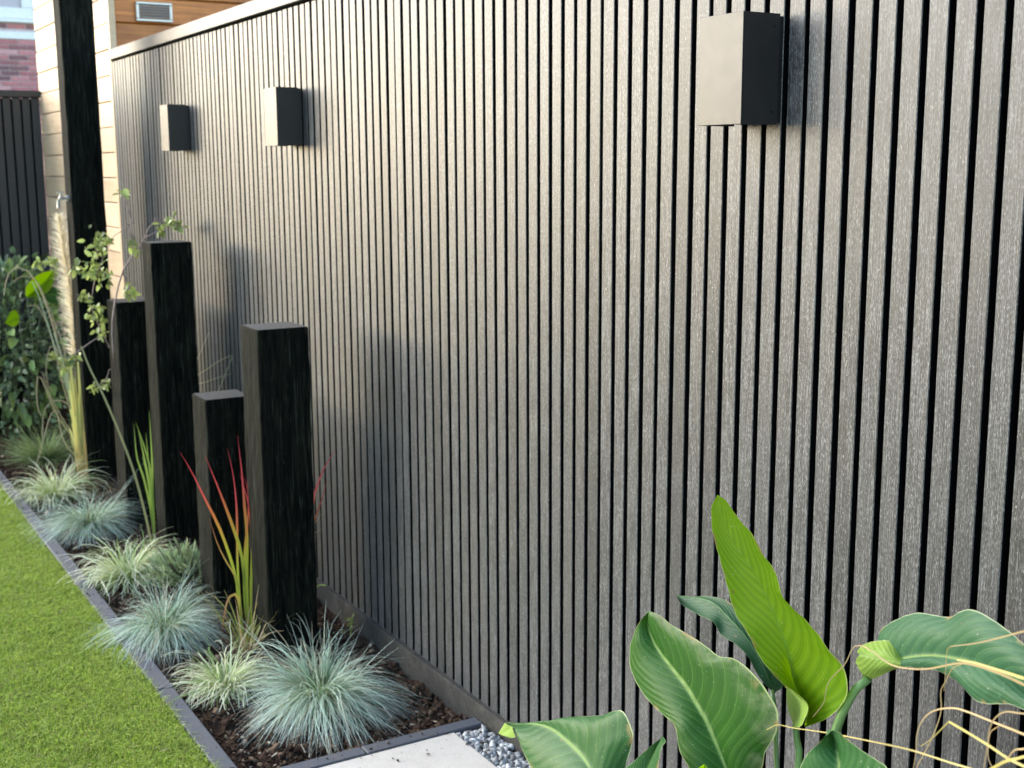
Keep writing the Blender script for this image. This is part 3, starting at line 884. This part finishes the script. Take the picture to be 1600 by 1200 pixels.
# big soft leaves above the bush
cn = empty('broad_leaf_shoot', (-.30, 6.7, 0), 'bright green broad leaves rising out of the dark bush', 'plant')
def broad(rows, name, mat, parent, nu=9, nvv=24, bulge=.01, ripple=0.0, nvein=16):
    """rows: three lists (left, mid, right) of 3D points from tip to base"""
    Lp, Mp, Rp = (smoothpath(q, nvv) for q in rows)
    V = []; U = []; Vv = []
    us = np.linspace(-1, 1, 2 * nu + 1)
    nrm = np.cross(Rp.mean(0) - Lp.mean(0), Mp[-1] - Mp[0]); nrm /= np.linalg.norm(nrm)
    if nrm @ (CAM - Mp.mean(0)) < 0: nrm = -nrm
    for i in range(nvv):
        v = i / (nvv - 1)
        for u in us:
            e = Lp[i] if u < 0 else Rp[i]
            a = abs(u)
            p = Mp[i] + (e - Mp[i]) * a
            wd = np.linalg.norm(e - Mp[i])
            ph = (v + .34 * a ** 1.2) * nvein * 2 * math.pi
            p = p + nrm * (bulge * math.sin(a * math.pi) * min(1, wd / .04) + ripple * .55 * math.sin(ph) * min(1, a * 2) * min(1, wd / .03))
            V.append(p); U.append(u); Vv.append(v)
    k = len(us); i = (np.arange(nvv - 1)[:, None] * k + np.arange(k - 1)[None]).ravel()
    Fc = np.stack([i, i + 1, i + k + 1, i + k], 1)
    return link(name, mesh(name, V, Fc, mat, True, {'u': U, 'v': Vv}), parent)
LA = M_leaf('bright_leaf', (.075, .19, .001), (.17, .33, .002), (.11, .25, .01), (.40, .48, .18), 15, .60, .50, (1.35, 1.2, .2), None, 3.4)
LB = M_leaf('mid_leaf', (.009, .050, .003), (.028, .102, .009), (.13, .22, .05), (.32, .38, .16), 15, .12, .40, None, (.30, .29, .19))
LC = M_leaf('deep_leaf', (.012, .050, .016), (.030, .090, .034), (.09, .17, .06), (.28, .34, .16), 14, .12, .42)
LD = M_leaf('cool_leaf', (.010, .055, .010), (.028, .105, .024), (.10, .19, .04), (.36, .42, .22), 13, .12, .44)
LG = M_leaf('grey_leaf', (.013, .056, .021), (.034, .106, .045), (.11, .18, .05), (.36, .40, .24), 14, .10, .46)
LP = M_leaf('pale_leaf', (.17, .28, .035), (.27, .39, .08), (.30, .40, .12), (.45, .5, .25), 9, .3, .45)
Yc = 6.55
def yl(lst, dy=0): return [aty(px, py, Yc + dy) for px, py in lst]
broad((yl([(84,422),(62,428),(42,446),(40,462)]), yl([(84,422),(72,438),(58,452),(42,464)], .03), yl([(84,422),(84,440),(72,458),(44,466)])), 'leaf', LA, cn, 5, 14, .005, .001, 6)
broad((yl([(104,462),(92,450),(78,448),(66,456)], .05), yl([(104,464),(92,460),(80,460),(66,460)], .05), yl([(104,466),(94,472),(80,474),(66,466)], .05)), 'leaf', LD, cn, 5, 14, .005, .001, 6)
broad((yl([(8,505),(14,490),(24,484),(30,494)], .05), yl([(8,505),(16,500),(24,498),(30,498)], .05), yl([(8,505),(18,510),(26,508),(30,502)], .05)), 'leaf', LA, cn, 5, 14, .005, .001, 6)
mb = MB()
mb.tube([np.array([-.30, 6.7, 0]), aty(52, 540, 6.62), aty(42, 464, 6.57)], [.005, .004, .003], 6)
mb.tube([np.array([-.31, 6.7, 0]), aty(58, 540, 6.64), aty(66, 460, 6.60)], [.005, .004, .003], 6)
mb.tube([np.array([-.33, 6.7, 0]), aty(38, 560, 6.64), aty(30, 498, 6.60)], [.005, .004, .003], 6)
mb.build('stems', M_plain('green_stem', (.05, .08, .03), .6, .2), cn, True)

# feathery low conifer
cf = empty('feathery_shrub', (-.34, 6.25, 0), 'low feathery green shrub below the dark bush, left of the tallest post', 'shrub')
P, W, S1 = tuft(900, .05, (.08, .24), (R(10), R(85)), (R(5), R(50)), .0035, wander=.1)
P += np.array([-.37, 6.25, 0])
blades(P, W, S1, 'foliage', M_blade('feathery_foliage', [(0, (.10, .15, .05)), (1, (.32, .42, .18))], .5, .6, .3), cf)

# small grey-green shrub by the posts
gs = empty('grey_green_shrub', (-.33, 3.98, 0), 'small grey-green shrub with narrow leaves between the sedge and the shortest post', 'shrub')
n = 520
c0 = np.array([-.33, 3.99, .09]); dirs = unit(n); dirs[:, 2] = np.abs(dirs[:, 2]) * .9
cen = c0 + dirs * (RNG.random(n) ** .5)[:, None] * np.array([.12, .16, .13]) - np.array([0, 0, .06])
leafmesh(cen, unit(n), dirs + .5 * unit(n) + np.array([0, 0, .5]), RNG.uniform(.025, .05, n), 'foliage',
         M_blade('grey_green_leaf', [(0, (.12, .17, .08)), (1, (.34, .42, .22))], .5, .5, .2), gs, ratio=.22)
mb = MB()
for k in range(14):
    a = RNG.random() * 6.28
    mb.tube([(-.33, 3.99, 0), (-.33 + .05 * math.cos(a), 3.99 + .06 * math.sin(a), .08), (-.33 + .09 * math.cos(a), 3.99 + .11 * math.sin(a), .15)], [.004, .003, .0015], 5)
mb.build('stems', MT['plinth'], gs, True)

# plume grass
pg = empty('plume_grass', (-.33, 5.80, 0), 'tall grass with a cream feathery plume and arching dry blades left of the tallest post', 'ornamental grass')
Yp = 5.80
stalk = smoothpath([np.array([-.325, 5.80, 0]), aty(121, 640, Yp), aty(117, 540, Yp), aty(112, 470, Yp), aty(102, 400, Yp), aty(92, 338, Yp)], 30)
MB().tube(stalk, np.linspace(.006, .002, 30), 6).build('stalk', REED, pg, True)
n = 1700
tt = RNG.random(n); idx = 13 + tt * 16
base = np.stack([np.interp(idx, np.arange(30), stalk[:, k]) for k in range(3)], 1)
ax = (stalk[-1] - stalk[13]); ax /= np.linalg.norm(ax)
rad = unit(n); rad -= (rad @ ax)[:, None] * ax; rad /= np.linalg.norm(rad, axis=1, keepdims=True)
L = (.028 + .058 * np.sin(np.clip(tt * .95 + .05, 0, 1) * math.pi) ** .6) * RNG.uniform(.5, 1.2, n)
sp_ = RNG.uniform(.35, 1.0, n)[:, None]
d0 = ax + rad * sp_; d0 /= np.linalg.norm(d0, axis=1, keepdims=True)
d1 = d0 + rad * .35 - np.array([.25, 0, .25]); d1 /= np.linalg.norm(d1, axis=1, keepdims=True)
P = np.stack([base, base + d0 * (L * .5)[:, None], base + d0 * (L * .5)[:, None] + d1 * (L * .5)[:, None]], 1)
blades(P, np.tile(np.array([.0016, .0022, .0008]), (n, 1)), unit(n), 'plume', M_blade('plume', [(0, (.74, .62, .40)), (1, (.92, .87, .72))], .15, .7, .55), pg)
ST = []
for k in range(46):
    x0 = 116 + RNG.uniform(-2, 22); xt = 117 + RNG.uniform(-9, 9); yt = RNG.uniform(560, 690)
    ST.append(strand([aty(131 + RNG.uniform(-8, 7), 748, Yp - .12), aty((132 + xt) / 2 + RNG.uniform(-3, 2), (748 + yt) / 2, Yp - .12), aty(xt, yt, Yp - .12 + RNG.uniform(-.03, .03))], .011, .006, 8))
strands(ST, 'stems', M_blade('plume_stem', [(0, (.72, .42, .15)), (.45, (.72, .58, .20)), (1, (.56, .56, .20))], .35, .5, .3), pg)
arcs = [[(128,700),(96,560),(70,470),(45,425),(20,418),(8,445),(6,462)], [(126,700),(98,600),(78,520),(60,480),(44,478)],
        [(125,690),(100,590),(84,500),(72,470),(58,440),(40,430),(20,440)], [(120,690),(90,650),(64,590),(58,595),(58,630),(64,650)],
        [(122,690),(112,640),(90,625),(70,640),(66,680)], [(118,640),(108,580),(95,555),(80,540),(72,570),(75,600),(82,610)], [(125,710),(115,680),(98,655),(80,620),(66,582)],
        [(118,720),(112,640),(105,570),(92,520),(80,497)], [(125,720),(100,690),(84,640),(60,715),(55,735)]]
strands([strand([aty(px, py, Yp - .03 - .002 * i) for px, py in q], .007, .003, 22) for i, q in enumerate(arcs)], 'dry_blades',
        M_blade('dry_arch', [(0, (.26, .28, .14)), (.4, (.33, .28, .17)), (1, (.40, .33, .22))], .35, .6, .2), pg)
strands([strand([aty(px, py, Yp - .10) for px, py in q], .010, .004, 16) for q in ([(125,720),(108,620),(85,540),(60,462),(50,440)], [(128,720),(114,640),(100,570),(84,520)])], 'green_blades',
        M_blade('green_arch', [(0, (.22, .28, .16)), (1, (.28, .34, .24))], .2, .5, .2), pg)

# twiggy climber
tw = empty('twiggy_shrub', (-.2, 5.06, 0), 'twiggy shrub with sparse bright leaves between the tallest post and its neighbours', 'shrub')
tws = [([(196,800),(190,640),(178,560),(150,500),(140,468),(147,442),(161,403),(172,376),(199,350),(208,348)], 5.08), ([(178,560),(176,500),(191,426),(214,392),(226,372),(241,342),(262,352)], 4.80),
       ([(199,350),(205,370),(208,386)], 5.0), ([(126,546),(146,532),(160,524)], 5.08), ([(182,590),(172,576),(166,592),(152,604)], 5.06), ([(214,392),(206,362),(204,340),(192,300)], 4.82), ([(191,426),(202,445),(206,456)], 4.82),
       ([(126,546),(112,556),(100,568)], 5.08), ([(241,342),(262,350),(284,354)], 4.78), ([(140,468),(128,462),(120,460)], 5.08), ([(161,403),(150,390),(146,378)], 5.08), ([(226,372),(246,362),(258,362)], 4.79)]
mb = MB()
for q_, Yt in tws:
    p = smoothpath([aty(px, py, Yt) for px, py in q_], 14)
    mb.tube(p, np.linspace(.005 if len(q_) > 6 else .003, .0015, 14), 5)
mb.build('twigs', M_plain('grey_twig', (.24, .17, .15), .7, .25), tw, True)
cl = [(150,378,16,18),(166,372,10,12),(150,408,18,14),(160,430,20,12),(140,425,10,12),(130,462,10,10),(150,480,10,12),(160,496,14,10),(142,492,8,8),(160,518,10,8),(104,572,12,10),(90,560,8,8),
      (118,556,6,8),(150,604,12,8),(165,600,8,6),(206,386,9,12),(262,350,16,8),(248,358,9,9),(272,346,10,8),(284,356,8,8),(204,454,10,8),(82,414,8,10),(118,418,8,8),(192,300,5,8),(60,408,4,4)]
cen = []
for px, py, rx, ry in cl:
    Yt = 4.80 if px > 188 else 5.08
    for k in range(int(6 + rx * ry / 13)):
        cen.append(aty(px + RNG.normal(0, rx * .45), py + RNG.normal(0, ry * .45), Yt + RNG.normal(0, .025)))
cen = np.array(cen); n = len(cen)
leafmesh(cen, unit(n) + np.array([0, -.5, .5]), unit(n) + np.array([0, 0, -.35]), RNG.uniform(.020, .042, n), 'leaves',
         M_blade('sparse_leaf', [(0, (.24, .30, .08)), (1, (.38, .44, .15))], .55, .4, .40), tw, ratio=.5)

# weeds near the plinth, a scrap of dry leaf on the lawn
wd = empty('weed', (-.05, 3.4, 0), 'tiny yellowing weed against the concrete plinth right of the nearest post', 'weed')
b0_ = atx(548, 992, -.045)
n = 16
cen = np.array([b0_ + np.array([RNG.normal(0, .006), RNG.normal(0, .012), .012 + .05 * k / n]) for k in range(n)])
leafmesh(cen, unit(n), unit(n) + np.array([-.3, -.3, .4]), RNG.uniform(.012, .022, n), 'leaves', M_blade('weed_leaf', [(0, (.25, .27, .06)), (1, (.45, .42, .14))], .3, .5, .3), wd, ratio=.5)
strands([strand([b0_ + np.array([0, 0, -.02]), b0_ + np.array([0, 0, .03]), b0_ + np.array([.01, 0, .06])], .003, .002, 6), strand([atx(484, 935, -.03), atx(497, 915, -.03), atx(509, 915, -.03)], .004, .003, 6)], 'stem', REED, wd)
dl = atx(262, 1162, -.72)
o = leafmesh(np.array([[-.735, 2.80, .034], [-.735, 2.80, .034], [-.738, 2.803, .036]]), np.array([[0, 0, 1.], [.2, .1, 1], [.4, 0, 1]]), np.array([[1., .3, 0], [-.6, 1, .1], [0, -1, .2]]), np.array([.014, .012, .011]), 'dry_leaf', DRY, None, ratio=.8)
tag(o, 'small pale scrap of dry leaf lying on the lawn', 'leaf')

# ------------------------------------------------------------------ big-leaved plant at the lower right
pl_ = empty('large_leaved_plant', (-.33, 1.12, .33), 'plant with large paddle-shaped green leaves in front of the slatted wall', 'plant')
def q(lst, x0, x1=None):
    x1 = x0 if x1 is None else x1
    n = len(lst)
    return [atx(px, py, x0 + (x1 - x0) * i / max(n - 1, 1)) for i, (px, py) in enumerate(lst)]
# a: tall bright leaf
a_l = [(1121,773),(1112,790),(1111.4,800),(1113,829),(1123,868),(1134.6,910.5),(1148,957),(1169.5,992),(1187,1027),(1216,1062),(1243,1085),(1262.5,1103),(1258,1133)]
a_m = [(1121,773),(1128,805),(1142,841),(1162,872),(1185,906.6),(1208,957),(1227.6,1011),(1239,1061.6),(1251,1100),(1257,1135)]
a_r = [(1121,773),(1134.6,782.6),(1154,810),(1177,837),(1191,864),(1212,895),(1224,934),(1258.6,968.6),(1282,996),(1297,1019),(1315,1038),(1324.5,1069),(1318.7,1096.5),(1293.5,1121.7),(1257,1137)]
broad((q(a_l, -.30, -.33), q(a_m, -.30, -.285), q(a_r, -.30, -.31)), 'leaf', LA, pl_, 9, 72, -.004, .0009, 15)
broad((q([(1229,1072),(1229,1095),(1233,1115),(1241,1135)], -.295), q([(1229,1072),(1244,1092),(1250,1112),(1241,1135)], -.30), q([(1229,1072),(1250,1088),(1263,1104),(1252,1134),(1241,1136)], -.325)), 'leaf_fold', LP, pl_, 5, 20, .003, .0005, 6)
# b: large left leaf
b_l = [(1014.5,955),(999,972),(987,999.6),(983.5,1027),(987,1050),(1003,1081),(1026,1108),(1049,1127.5),(1057,1143),(1061,1170),(1076.5,1200),(1100,1235),(1150,1262)]
b_m = [(1014.5,955),(1013,980),(1026,1011),(1049,1042),(1072.6,1073),(1088,1100),(1103.6,1127.5),(1119,1162),(1134.6,1200),(1150,1240),(1158,1266)]
b_r = [(1014.5,955),(1030,961),(1049,976),(1076.5,992),(1099.7,1007),(1123,1025),(1146,1028.7),(1165.6,1042),(1185,1061.6),(1204,1088.8),(1216,1116),(1212,1147),(1196.6,1174),(1191,1200),(1180,1240),(1162,1266)]
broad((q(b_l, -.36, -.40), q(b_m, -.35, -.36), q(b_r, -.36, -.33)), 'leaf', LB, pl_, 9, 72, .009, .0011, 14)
# c: leaf behind
c_l = [(1057,930),(1062,941),(1069,947),(1092,961),(1115,972.5),(1127,992),(1150,1007),(1169.5,1027),(1181,1050),(1195,1069),(1206,1080)]
c_m = [(1057,930),(1085,933),(1113,941),(1138.5,965),(1165.6,996),(1189,1034.5),(1200,1060),(1208,1082)]
c_r = [(1057,930),(1080,932.6),(1103.6,931),(1130.7,937),(1155,952),(1180,978),(1205,1010),(1222,1042),(1224,1071),(1210,1083)]
broad((q(c_l, -.27, -.27), q(c_m, -.25, -.26), q(c_r, -.25, -.23)), 'leaf', LC, pl_, 8, 56, -.004, .0008, 13)
# d: lower left leaf with curled tip
d_r = [(790,1129),(836,1129.5),(875,1127.5),(894,1120),(937,1118),(964,1110),(976,1114),(987,1139),(990,1151),(983.5,1178),(976,1205),(968,1240),(956,1270)]
d_m = [(797,1133),(836,1130.5),(863,1139),(886.6,1158.5),(906,1178),(921.5,1200),(938,1235),(950,1268)]
d_l = [(803,1138),(807,1148),(811,1158.5),(821,1182),(832,1203),(856,1232),(900,1258),(944,1270)]
broad((q(d_l, -.40, -.47), q(d_m, -.385, -.44), q(d_r, -.38, -.40)), 'leaf', LD, pl_, 9, 64, .008, .0009, 14)
broad((q([(779,1145),(784,1137),(789,1129)], -.405), q([(783,1148),(794,1142),(801,1136)], -.41), q([(788,1150),(800,1153),(806,1151)], -.415)), 'leaf_fold', LP, pl_, 4, 10, .003, 0, 4)
# e: small leaf
broad((q([(1036,1151),(1020,1163),(1007,1174),(990,1190),(976,1205),(980,1240)], -.43), q([(1036,1151),(1026,1170),(1016,1190),(1004,1225),(996,1250)], -.42), q([(1036,1151),(1040,1158.5),(1032,1172),(1028,1200),(1020,1235),(1004,1252)], -.44)), 'leaf', LD, pl_, 6, 30, .004, .0006, 9)
broad((q([(1101,1194),(1092,1200),(1082,1216)], -.44), q([(1101,1194),(1099,1206),(1096,1222)], -.43), q([(1101,1194),(1107,1203),(1108,1220)], -.44)), 'leaf', LA, pl_, 4, 12, .002, .0, 5)
# f: leaf at the bottom
broad((q([(1300,1141),(1290,1150),(1275,1165),(1260,1180),(1250,1202),(1244,1240),(1262,1290)], -.50), q([(1300,1141),(1305,1160),(1310,1185),(1312,1215),(1312,1290)], -.47, -.5), q([(1300,1141),(1312,1145),(1330,1160),(1350,1175),(1370,1187.5),(1388,1203),(1392,1240),(1362,1290)], -.50)), 'leaf', LD, pl_, 8, 48, .006, .0008, 12)
# g: leaf bending away to the right with a rolled base
g_top = [(1660,1080),(1630,1034),(1600,1006),(1575,985),(1550,967.5),(1530,956),(1512.5,952),(1500,956),(1482.5,964),(1460,961),(1437.5,957.5),(1417.5,961),(1395,971),(1377.5,983),(1372,1001),(1380,1018)]
g_mid = [(1660,1110),(1600,1070),(1547.5,1047.5),(1520,1036),(1482.5,1027.5),(1450,1025),(1415,1029),(1395,1036),(1378,1044)]
g_bot = [(1660,1130),(1630,1118),(1600,1109),(1580,1101),(1562.5,1100),(1542.5,1100),(1525,1095),(1510,1080),(1495,1065),(1472,1051),(1450,1045),(1415,1042),(1397,1046),(1380,1053)]
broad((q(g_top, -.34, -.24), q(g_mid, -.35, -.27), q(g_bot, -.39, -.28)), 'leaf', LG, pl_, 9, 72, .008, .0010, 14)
# rolled base of g
gb_l = [(1347.5,1007.5),(1360,1003),(1372.5,1001),(1388,1001),(1400,1010),(1408,1022),(1416,1034)]
gb_m = [(1343,1022),(1356,1026),(1370,1029),(1384,1031),(1398,1034),(1408,1037),(1418,1039)]
gb_r = [(1342.5,1040),(1348,1056),(1358,1062),(1372,1058),(1388,1050),(1402,1045),(1418,1043)]
broad((q(gb_l, -.272, -.285), q(gb_m, -.310, -.292), q(gb_r, -.272, -.288)), 'leaf_fold', LP, pl_, 7, 30, .010, .0007, 7)
# stalks
STK = M_plain('leaf_stalk', (.10, .20, .05), .4, .25, 60, stretch=(1, 1, .2))
crown = np.array([-.33, 1.14, .36])
def stalk_(pts, x0, x1, r0, r1):
    P = q(pts, x0, x1) + [crown + RNG.normal(0, .012, 3)]
    p = smoothpath(P, 20)
    MB().tube(p, np.linspace(r0, r1, 20), 10).build('stalk', STK, pl_, True)
stalk_([(1251,1100),(1243,1130),(1246,1165),(1247,1200)], -.290, -.292, .004, .0075)
stalk_([(1206,1078),(1211,1110),(1213,1150),(1214,1200)], -.262, -.28, .003, .0055)
stalk_([(1357,1060),(1345,1069),(1335,1080),(1317,1112),(1305,1144),(1296,1180)], -.285, -.31, .0055, .0080)
stalk_([(1158,1262),(1170,1290)], -.35, -.35, .005, .007)
stalk_([(950,1266),(990,1320)], -.44, -.42, .005, .007)
stalk_([(1000,1250),(1040,1310)], -.43, -.42, .004, .006)
stalk_([(1098,1220),(1120,1280)], -.43, -.41, .003, .005)
stalk_([(1312,1285),(1300,1340)], -.48, -.44, .005, .007)
# pot under the plant (below the frame)
pot = empty('plant_pot', (-.33, 1.13, 0.034), 'dark round pot holding the large-leaved plant', 'pot')
V = []; Fc = []
prof = [(.0, .036), (.12, .036), (.135, .06), (.165, .36), (.172, .37), (.160, .37), (.150, .34), (0, .335)]
nn_ = 28
for r_, z in prof:
    for j in range(nn_): V.append((-.33 + r_ * math.cos(2*math.pi*j/nn_), 1.13 + r_ * math.sin(2*math.pi*j/nn_), z))
for i in range(len(prof) - 1):
    for j in range(nn_):
        a = i*nn_ + j; b = i*nn_ + (j+1) % nn_
        Fc.append((a, b, b + nn_, a + nn_))
link('pot_body', mesh('pot_body', V, Fc, MT['lampm'], True), pot)

# ------------------------------------------------------------------ dry strands at the lower right
dg = empty('dry_grass', (-.42, .86, .36), 'straw-coloured dry grass strands curling in from the lower right corner', 'dry grass')
STR = M_blade('straw', [(0, (.42, .27, .10)), (.5, (.50, .36, .17)), (1, (.44, .30, .16))], .25, .6, .25)
STRY = M_blade('yellow_straw', [(0, (.52, .42, .10)), (1, (.58, .46, .16))], .15, .5, .3)
def st8(lst): return [(1200 + a / 4, 900 + b / 4) for a, b in lst]
def sx(lst, x, w0, w1, K=0): return strand(q(st8(lst), x), w0 * .62, w1 * .62, 48)
strands([
    sx([(1900,270),(1600,345),(1450,385),(1300,420),(1140,440)], -.42, .0035, .0015),
    sx([(1700,720),(1600,680),(1450,610),(1300,560),(1190,545),(1000,580),(850,575),(750,545),(650,470),(580,435),(530,450),(480,550),(380,660),(355,760),(345,800),(280,880)], -.42, .0040, .0010, 60),
    sx([(1210,550),(1150,580),(1110,660),(1080,720),(1080,850),(1030,1000),(970,1120),(925,1210),(880,1400)], -.40, .0012, .0022, 40),
    sx([(1900,1120),(1600,990),(1400,910),(1250,850),(1150,825),(1030,845),(960,910),(930,1000),(925,1100),(905,1230)], -.43, .0040, .0016, 40),
    sx([(1900,880),(1600,860),(1480,850),(1410,900),(1380,980),(1365,1100),(1345,1230)], -.44, .0026, .0020, 40),
    sx([(1440,940),(1390,980),(1375,1080),(1380,1150),(1410,1210)], -.43, .0015, .0012, 24),
    sx([(1700,1060),(1600,1080),(1540,1090),(1490,1150)], -.45, .0035, .0022),
    sx([(1140,440),(1118,470),(1110,600),(1100,720)], -.42, .0012, .0008),
], 'strands', STR, dg)
strands([
    sx([(-10,962),(60,930),(160,950),(400,985),(700,1045),(900,1090),(1150,1170),(1300,1215),(1500,1290)], -.44, .0012, .0036, 40),
    sx([(1130,910),(1250,980),(1380,1060),(1500,1140),(1620,1200),(1800,1290)], -.45, .0035, .0048),
    sx([(1130,910),(1085,955),(1030,1010),(985,1045),(950,1065)], -.45, .0022, .0010),
    sx([(1380,1215),(1480,1160),(1560,1140),(1650,1115)], -.46, .0045, .0040),
    sx([(1600,640),(1400,575),(1280,540),(1180,525)], -.43, .0050, .0020),
], 'yellow_strands', STRY, dg)
# where the strands come from: a clump beyond the right edge of the picture, rooted in the gravel strip
RT = []
for k in range(26):
    e = atx(1640 + 40 * RNG.random(), 960 + 300 * RNG.random(), -.43)
    RT.append(strand([np.array([-.40 + RNG.normal(0, .02), .66 + RNG.normal(0, .03), .034]), np.array([-.41, .68, .35]) + RNG.normal(0, .03, 3), e], .003, .002, 12))
strands(RT, 'root_strands', STR, dg)
